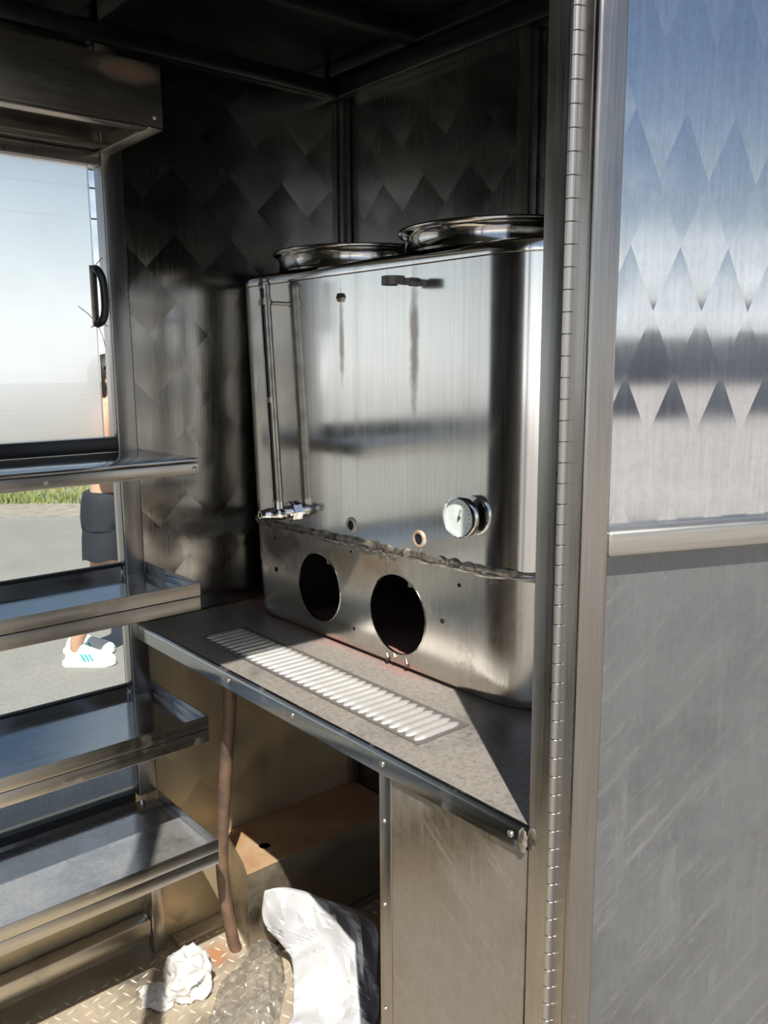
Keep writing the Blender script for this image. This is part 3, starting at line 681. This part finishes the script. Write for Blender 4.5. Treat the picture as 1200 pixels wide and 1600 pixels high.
# ports, stud, clamp and stray screw holes
for (y, z, r, mt) in ((.695, .272, .0165, 'white_ring'), (.489, .274, .0175, 'rust_ring')):
    bm = bmesh.new(); lathe(bm, (XF, y, z), (-1, 0, 0), [(-.001, r), (.004, r*.96), (.0055, r*.86), (.005, r*.62), (-.004, r*.55)], 24); pt = obj('port_ring', bm, mt, tk)
    bm = bmesh.new(); lathe(bm, (XF, y, z), (-1, 0, 0), [(.0005, r*.66), (.0032, r*.64), (.0032, r*.3), (.0026, 0)], 11); obj('port_bore', bm, 'hole', pt)
bm = bmesh.new(); lathe(bm, (XF, y-.003, z-.018), (-1, 0, 0), [(0, .004), (.003, .003), (.003, 0)], 10); obj('weld_blob', bm, 'white_ring', tk)
bm = bmesh.new(); lathe(bm, (XF-.001, .719, .729), (-1, 0, 0), [(0, .0095), (.006, .0095), (.008, .006), (.009, .0035), (.004, .0035), (.004, 0)], 6); obj('stud_nut', bm, 'nickel', tk, angle=20)
bm = bmesh.new(); cc = Vector((.214, .505, .743)); n = 24
for (ro, ri, h0) in ((.0205, .0180, .0075),):
    angs = [math.radians(25)+math.radians(310)*k/n for k in range(n+1)]; R4 = []
    for a in angs:
        d_ = Vector((math.cos(a), math.sin(a), 0)); R4.append([bm.verts.new(cc+d_*ro+Vector((0, 0, -h0))), bm.verts.new(cc+d_*ro+Vector((0, 0, h0))), bm.verts.new(cc+d_*ri+Vector((0, 0, h0))), bm.verts.new(cc+d_*ri+Vector((0, 0, -h0)))])
    for a, b in zip(R4, R4[1:]):
        for k in range(4): bm.faces.new((a[k], a[(k+1) % 4], b[(k+1) % 4], b[k]))
    bm.faces.new(R4[0]); bm.faces.new(R4[-1][::-1])
cl = obj('pipe_clamp', bm, 'clamp', tk); tag(cl, 'grey open strap clamp')
bm = bmesh.new(); box(bm, .230, .250, .498, .508, .737, .749, .001); lathe(bm, (XF-.001, .503, .743), (-1, 0, 0), [(0, .0085), (.010, .0085), (.013, .005), (.018, .005), (.018, 0)], 6); obj('clamp_bolt', bm, 'clamp', cl, angle=20)
for (y, z, r) in ((.985, .125, .006), (.693, .050, .004), (.428, .128, .0048), (.385, .205, .0035), (.70, .215, .0025), (.985, .20, .003)):
    dot(tk, (XF-.0004, y, z), (-1, 0, 0), r)
for (y, z0, z1, r) in ((.585, .238, .196, .004), (.565, .030, .018, .0035), (.588, .025, .008, .0035), (.53, .028, .010, .0035)):
    bm = bmesh.new(); tube(bm, [(XF, y, z0), (XF-.001, y-.004, (z0+z1)/2), (XF, y-.002, z1)], [r*.7, r, r*.6], 7); obj('weld_run', bm, 'weld', tk)

# ------------------------------------------------------------------ under the counter
cp = thing('cabinet_panel', 'scuffed steel panel closing the counter front beside the doorway', 'panel', (.01, .15, FLOOR))
bobj('face_sheet', 'panel', cp, .006, .012, .002, .274, FLOOR+.001, -.0365)
bobj('edge_strip', 'tube', cp, .003, .034, .274, .303, FLOOR+.001, -.0365, bev=.003)
for z in (-.115, -.261, -.451, -.66): screw(cp, (.003, .289, z), (-1, 0, 0), .0038)
bc = thing('box_cover', 'low steel box in the far corner under the counter, with a rusty top', 'box', (.4, 1.08, FLOOR))
BT = -.615; foot = [(.155, .985), (.174, 1.035), (.215, 1.188), (.643, 1.188), (.643, .985)]
bm = bmesh.new(); a = [bm.verts.new((x, y, FLOOR+.0005)) for x, y in foot]; b = [bm.verts.new((x, y, BT-.002)) for x, y in foot]
for k in range(5): bm.faces.new((a[k], a[(k+1) % 5], b[(k+1) % 5], b[k]))
obj('side_sheet', bm, 'box', bc)
bm = bmesh.new(); v = [bm.verts.new((x, y, BT)) for x, y in foot]
for p, q in zip(v, v[1:]+v[:1]): bm.edges.new((p, q))
hc, hrad = (.257, 1.066), .0155
hv = [bm.verts.new((hc[0]+hrad*math.cos(2*math.pi*k/20), hc[1]+hrad*math.sin(2*math.pi*k/20), BT)) for k in range(20)]
for p, q in zip(hv, hv[1:]+hv[:1]): bm.edges.new((p, q))
bmesh.ops.triangle_fill(bm, edges=bm.edges[:], use_beauty=True)
for f in bm.faces:
    if f.normal.z < 0: f.normal_flip()
ex = bmesh.ops.extrude_face_region(bm, geom=bm.faces[:]); bmesh.ops.translate(bm, vec=(0, 0, -.003), verts=[e for e in ex['geom'] if isinstance(e, bmesh.types.BMVert)])
obj('top_sheet', bm, 'box_top', bc, angle=30)
bobj('floor_strip', 'tube_h', bc, .20, .643, .972, .9845, FLOOR+.0005, FLOOR+.014, bev=.002)

pp = spline([(.098, .935, -.006), (.10, .939, -.15), (.103, .972, -.31), (.105, 1.012, -.535), (.112, 1.022, -.66), (.128, 1.030, -.76), (.142, 1.040, -.82), (.152, 1.048, -.847)], 8)
bm = bmesh.new(); tube(bm, pp, [.0152+.0012*noise.noise(p*18) for p in pp], 14)
tag(obj('drain_pipe', bm, 'rust_pipe', angle=60), 'rusty curved drain pipe hanging from the counter to the floor', 'pipe')

# ------------------------------------------------------------------ litter on the floor
def drape(name, mat, grid, label, cat, n=14, fold=.012, fs=14, seed=0, thick=.0008, fine=.004, crisp=55):
    rows = [spline(r, n) for r in grid]; cols = [spline([r[j] for r in rows], n) for j in range(len(rows[0]))]
    bm = bmesh.new(); nu, nv = len(cols), len(cols[0]); V = []
    for i in range(nu):
        V.append([])
        for j in range(nv):
            p = cols[i][j]; q = p*fs+Vector((seed, seed*2, 0))
            warp = Vector((noise.noise(q*.5), noise.noise(q*.5+Vector((9, 3, 1))), noise.noise(q*.5+Vector((2, 8, 4)))))*.9
            rg = 1-2*abs(noise.noise(q+warp)); rg2 = 1-2*abs(noise.noise(q*2.6+warp*2))
            h = fold*(rg-.5)+fine*(rg2-.5)
            c = p+Vector((-.45*h+.006*noise.noise(q*1.3), -.5*h+.006*noise.noise(q*1.1+Vector((5, 5, 5))), .75*h))
            c.z = max(c.z, FLOOR+.003); V[-1].append(bm.verts.new(c))
    for i in range(nu-1):
        for j in range(nv-1):
            a, b, c, d = V[i][j], V[i+1][j], V[i+1][j+1], V[i][j+1]
            for f in (((a, b, c), (a, c, d)) if (i*7+j*3) % 5 < 3 else ((a, b, d), (b, c, d))): bm.faces.new(f)
    o = obj(name, bm, mat, angle=crisp)
    sm = o.modifiers.new('thickness', 'SOLIDIFY'); sm.thickness = thick
    return tag(o, label, cat)
F_ = FLOOR+.004
drape('plastic_bag', 'white_bag', [
    [(.205, .950, -.715), (.27, .945, -.72), (.345, .935, -.75), (.42, .92, -.79)],
    [(.17, .935, -.635), (.235, .915, -.655), (.315, .856, -.697), (.38, .765, -.735)],
    [(.16, .93, -.713), (.215, .876, -.718), (.275, .779, -.722), (.335, .705, -.755)],
    [(.195, .868, -.790), (.225, .818, -.770), (.26, .736, -.765), (.31, .675, -.81)],
    [(.150, .790, -.825), (.185, .760, -.805), (.23, .699, -.805), (.28, .64, -.83)],
    [(.12, .755, F_), (.15, .720, F_+.012), (.185, .670, F_+.012), (.25, .61, F_)],
    [(.02, .74, F_), (.08, .67, F_), (.14, .60, F_), (.20, .54, F_)]],
    'crumpled white plastic bag lying against the box under the counter', 'bag', n=8, fold=.036, fs=10, seed=6, fine=.012, crisp=20)
drape('clear_bag', 'film', [
    [(0.150, 0.972, -0.795), (0.175, 0.955, -0.780), (0.198, 0.935, -0.795), (0.212, 0.925, F_)],
    [(0.115, 0.975, -0.830), (0.146, 0.925, -0.790), (0.172, 0.900, -0.800), (0.190, 0.885, F_)],
    [(0.073, 0.970, F_), (0.107, 0.908, -0.810), (0.145, 0.870, -0.810), (0.167, 0.846, F_)],
    [(0.008, 0.904, F_), (0.050, 0.857, -0.825), (0.091, 0.822, -0.825), (0.109, 0.783, F_)],
    [(-0.042, 0.836, F_), (-0.006, 0.800, F_), (0.031, 0.760, F_), (0.056, 0.728, F_)]],
    'crinkled clear plastic bag between the rag and the white bag', 'bag', n=10, fold=.022, fs=20, seed=11, fine=.010, crisp=25)
def rag(name, c, rad, label, seed, flat=.62):
    bm = bmesh.new(); bmesh.ops.create_icosphere(bm, subdivisions=5, radius=1)
    for v in bm.verts:
        q = v.co*1.2+Vector((seed, 0, 0)); k = 1+.25*noise.noise(q)+.34*(1-2*abs(noise.noise(q*1.4)))-.12+.10*(1-2*abs(noise.noise(q*2.7+Vector((0, 0, 4)))))
        v.co = Vector((c[0]+v.co.x*rad[0]*k, c[1]+v.co.y*rad[1]*k, max(c[2]+v.co.z*rad[2]*k, FLOOR+.0015)))
    return tag(obj(name, bm, 'cloth', angle=60), label, 'rag')
rag('crumpled_rag', (.000, 1.005, FLOOR+.030), (.050, .055, .052), 'bunched up bright white rag on the tread plate floor', 5)
rag('crumpled_rag', (-.078, 1.018, FLOOR+.010), (.030, .038, .018), 'small flat grey-white rag in the shadow stripe beside the bunched rag', 17)

# ------------------------------------------------------------------ outside: roadside, cables, person
EX, GX = Vector((.763, -.647, 0)), Vector((.646, .763, 0))            # across the view and away along it
CP = Vector((-.80, -.66, 0)); GZ = -1.02
def og(s, d, z=0): p = CP+EX*s+GX*d; return Vector((p.x, p.y, GZ+z))
bm = bmesh.new()
q = [bm.verts.new(og(*a)) for a in ((-30, 8.9, .012), (30, 9.3, .012), (30, 10.2, .012), (-30, 9.9, .012))]; bm.faces.new(q)
q2 = [bm.verts.new(v.co-Vector((0, 0, .03))) for v in q]
for k in range(4): bm.faces.new((q[k], q2[k], q2[(k+1) % 4], q[(k+1) % 4]))
tag(obj('gravel_shoulder', bm, 'gravel'), 'strip of gravel between the road and the grass', kind='structure')
bm = bmesh.new(); rnd = random.Random(3)
for k in range(9000):
    s = rnd.uniform(-9, 3); d = 9.9+rnd.random()**1.5*2.6; p = og(s, d); h_ = rnd.uniform(.06, .20)*(.6+.8*max(0, noise.noise(Vector((s*1.2, d*1.2, 0)))+.3))
    a = rnd.uniform(0, 6.28); u = Vector((math.cos(a), math.sin(a), 0))*.011; ln = Vector((rnd.uniform(-.05, .05), rnd.uniform(-.05, .05), 0))
    v0, v1, v2, v3 = bm.verts.new(p-u), bm.verts.new(p+u), bm.verts.new(p+u*.7+ln*.5+Vector((0, 0, h_*.6))), bm.verts.new(p+ln+Vector((0, 0, h_)))
    v4 = bm.verts.new(p-u*.7+ln*.5+Vector((0, 0, h_*.6)))
    bm.faces.new((v0, v1, v2, v4)); bm.faces.new((v4, v2, v3))
tag(obj('grass', bm, 'grass', smooth=False, fix=False), 'rough green and straw coloured grass along the roadside', 'grass', kind='stuff')
PY = 20.0
for x, lab in ((-16, 'wooden utility pole carrying the cables on the side of the overhead box'), (26, 'wooden utility pole carrying the cables on the side of the tank')):
    p = thing('utility_pole', lab, 'pole', (x, PY, GZ), group='utility poles along the road')
    bm = bmesh.new(); tube(bm, [(x, PY+.19, GZ-.1), (x, PY+.19, 6.2)], [.15, .10], 14); obj('shaft', bm, 'wood_pole', p)
    bm = bmesh.new(); box(bm, x-.6, x+.6, PY+.03, PY+.08, 5.9, 6.02, .01); obj('crossarm', bm, 'wood_pole', p)
for z, lab in ((5.12, 'topmost of the three thin overhead cables'), (4.70, 'middle one of the three thin overhead cables'), (4.00, 'lowest of the three thin overhead cables')):
    bm = bmesh.new(); tube(bm, [(x, PY, z+.35*((x-5)/21)**2+.004*x) for x in [-16+42*k/24 for k in range(25)]], .022, 6)
    tag(obj('overhead_cable', bm, 'cable'), lab, 'cable', 'overhead cables')

bm = bmesh.new(); box(bm, -40, 60, -39, -7, GZ, GZ+.006)
tag(obj('ground_apron', bm, 'concrete'), 'pale concrete yard in front of the doorway', kind='structure')
bd = thing('warehouse', 'long low grey building across the yard, mirrored in the door', 'building', (6, -40, GZ))
bobj('wall', 'render_grey', bd, -30, 46, -46, -40, GZ, 2.0); bobj('roof', 'roof_grey', bd, -30.4, 46.4, -46.4, -39.6, 2.0, 2.2)
for k in range(9): bobj('roller_door', 'roof_grey', bd, -26+8*k, -22+8*k, -40.05, -39.98, GZ+.01, 1.2)
# person standing on the road beyond the glass, facing across the view
PB = Vector((.92, 3.86, GZ))
def pp_(s, t, h): return PB+EX*s+GX*t+Vector((0, 0, h))
ps = thing('person', 'bare-shouldered person in dark shorts and white running shoes standing on the road', 'person', tuple(PB))
V, E, Rd = [], [], []
def jv(s, t, h, r, parent=None, r2=None):
    V.append(pp_(s, t, h)); Rd.append((r, r2 or r))
    if parent is not None: E.append((parent, len(V)-1))
    return len(V)-1
SH = .062
pel = jv(SH+.06, 0, .90, .115, None, .13); ab = jv(SH+.075, 0, 1.05, .105, pel, .125); chs = jv(SH+.095, 0, 1.24, .115, ab, .15); nk0 = jv(SH+.09, 0, 1.385, .07, chs, .09)
nk = jv(SH+.092, 0, 1.43, .05, nk0); jaw = jv(SH+.105, 0, 1.50, .062, nk); cr_ = jv(SH+.092, 0, 1.575, .085, jaw, .075); tp = jv(SH+.088, 0, 1.625, .055, cr_)
no = jv(SH+.178, 0, 1.545, .014, cr_); jv(SH+.196, 0, 1.535, .010, no)
for sg_ in (-1, 1):
    jv(SH+.088, sg_*.083, 1.545, .014, cr_)
    sh = jv(SH+.09, sg_*.165, 1.355, .062, nk0); el = jv(SH+.10, sg_*.215, 1.08, .043, sh); wr_ = jv(SH+.31, sg_*.16, 1.12, .028, el)
    pm = jv(SH+.375, sg_*.14, 1.13, .030, wr_, .02); 
    for f_ in range(4):
        t0 = sg_*.14+(f_-1.5)*.019; a_ = jv(SH+.415, t0, 1.135, .0095, pm); b_ = jv(SH+.445-.004*abs(f_-1.2), t0, 1.128, .0085, a_); jv(SH+.456, t0, 1.105, .0075, b_)
    a_ = jv(SH+.365, sg_*.14-sg_*.035, 1.145, .011, pm); jv(SH+.395, sg_*.14-sg_*.045, 1.16, .009, a_)
    hp = jv(SH+.06, sg_*.09, .84, .092, pel)
    kx = .045 if sg_ < 0 else .03
    kn_ = jv(kx+SH*.6, sg_*.10, .50, .058, hp); cf = jv(kx-.06+SH*.4, sg_*.10, .34, .056, kn_)
    fx = -.085 if sg_ < 0 else -.155
    an = jv(fx, sg_*.10, .095, .036, cf); jv(fx+.03, sg_*.10, .05, .034, an)
me = bpy.data.meshes.new('body'); me.from_pydata([tuple(v) for v in V], E, []); body = bpy.data.objects.new('body', me); COL.objects.link(body); attach(body, ps)
sk = body.modifiers.new('skin', 'SKIN'); sk.use_smooth_shade = True; sk.branch_smoothing = .4
for i, sv in enumerate(me.skin_vertices[0].data): sv.radius = Rd[i]; sv.use_root = (i == pel)
ss = body.modifiers.new('subsurf', 'SUBSURF'); ss.levels = 2; ss.render_levels = 2
me.materials.append(M['skin'])
def ring_shape(name, mat, sections, parent, n=28, wob=0):
    """stack of ellipses: (s, t, h, rs, rt)"""
    bm = bmesh.new(); R = []
    for (s, t, h_, rs, rt_) in sections:
        R.append([bm.verts.new(pp_(s+SH*.95+rs*math.cos(2*math.pi*k/n), t+rt_*math.sin(2*math.pi*k/n), h_+wob*math.sin(5*2*math.pi*k/n)*(h_ < .7))) for k in range(n)])
    for a, b in zip(R, R[1:]):
        for k in range(n): bm.faces.new((a[k], a[(k+1) % n], b[(k+1) % n], b[k]))
    bm.faces.new(R[0][::-1]) if sections[0][3] > .001 else None
    bm.faces.new(R[-1])
    return obj(name, bm, mat, parent, angle=70)
shp = ring_shape('shorts', 'shorts', [(.062, 0, .955, .118, .155), (.062, 0, .95, .128, .165), (.058, 0, .90, .138, .178), (.055, 0, .82, .142, .19), (.053, 0, .76, .135, .195), (.053, 0, .72, .05, .05)], ps)
for sg_ in (-1, 1): ring_shape('shorts_leg', 'shorts', [(.055, sg_*.094, .78, .11, .088), (.050, sg_*.098, .70, .112, .098), (.043, sg_*.102, .60, .108, .100), (.043, sg_*.102, .605, .095, .088), (.05, sg_*.098, .70, .09, .08)], shp, wob=.006)
bm = bmesh.new(); bmesh.ops.create_icosphere(bm, subdivisions=3, radius=1)
for v in list(bm.verts):
    if v.co.x > .35 and v.co.z < .35: bm.verts.remove(v)
for v in bm.verts:
    k = 1+.08*noise.noise(v.co*5); z = v.co.z; v.co = pp_(SH+.085+v.co.x*.098*k, v.co.y*.088*k, 1.575+z*(.105 if z > 0 else .15)*k)
obj('hair', bm, 'hair', ps, angle=70)
for sg_, fx in ((-1, -.085), (1, -.155)):
    t0 = sg_*.10; x0 = fx-.055
    bm = bmesh.new(); secs = [(0, .030, .012, .010), (.015, .036, .0, .062), (.06, .036, .0, .095), (.095, .037, .0, .10), (.13, .040, .0, .082), (.18, .045, .0, .062), (.225, .042, .0, .050), (.262, .026, .008, .034), (.275, .008, .014, .022)]
    R = []
    for (s, hw, zb, zt) in secs:
        R.append([bm.verts.new(pp_(x0+s, t0+hw*math.cos(a), .022+zb+(zt-zb)*(max(0, math.sin(a))**.7))) for a in [math.pi*k/12 for k in range(13)]])
    for a, b in zip(R, R[1:]):
        for k in range(12): bm.faces.new((a[k], a[k+1], b[k+1], b[k]))
        bm.faces.new((a[-1], a[0], b[0], b[-1]))
    bm.faces.new(R[0]); bm.faces.new(R[-1]); sh_ = obj('running_shoe', bm, 'shoe', ps, angle=60)
    bm = bmesh.new(); R = []
    for (s, hw, zb, zt) in secs:
        R.append([bm.verts.new(pp_(x0-.006+s*1.03, t0+c*(hw+.005), z+zb*.6)) for c, z in ((-1, .0), (1, .0), (1.04, .026), (-1.04, .026))])
    for a, b in zip(R, R[1:]):
        for k in range(4): bm.faces.new((a[k], a[(k+1) % 4], b[(k+1) % 4], b[k]))
    bm.faces.new(R[0]); bm.faces.new(R[-1][::-1]); obj('sole', bm, 'sole', sh_, angle=60)
    for k in range(3):
        for side in (-1, 1):
            bm = bmesh.new(); s = .115+k*.022
            P = [(s, .030, .0385), (s+.010, .030, .0385), (s-.012, .066, .031), (s-.022, .066, .031)]
            a = [bm.verts.new(pp_(x0+x, t0+side*(w_+.006), z+.006)) for x, z, w_ in P]; b = [bm.verts.new(pp_(x0+x, t0+side*(w_-.006), z+.006)) for x, z, w_ in P]
            bm.faces.new(a); bm.faces.new(b[::-1])
            for i in range(4): bm.faces.new((a[i], a[(i+1) % 4], b[(i+1) % 4], b[i]))
            obj('stripe', bm, 'teal', sh_)

# ------------------------------------------------------------------ put the road at z=0
for o in S.objects:
    if o.parent is None and o.type not in ('CAMERA', 'LIGHT'): o.location.z += ZO
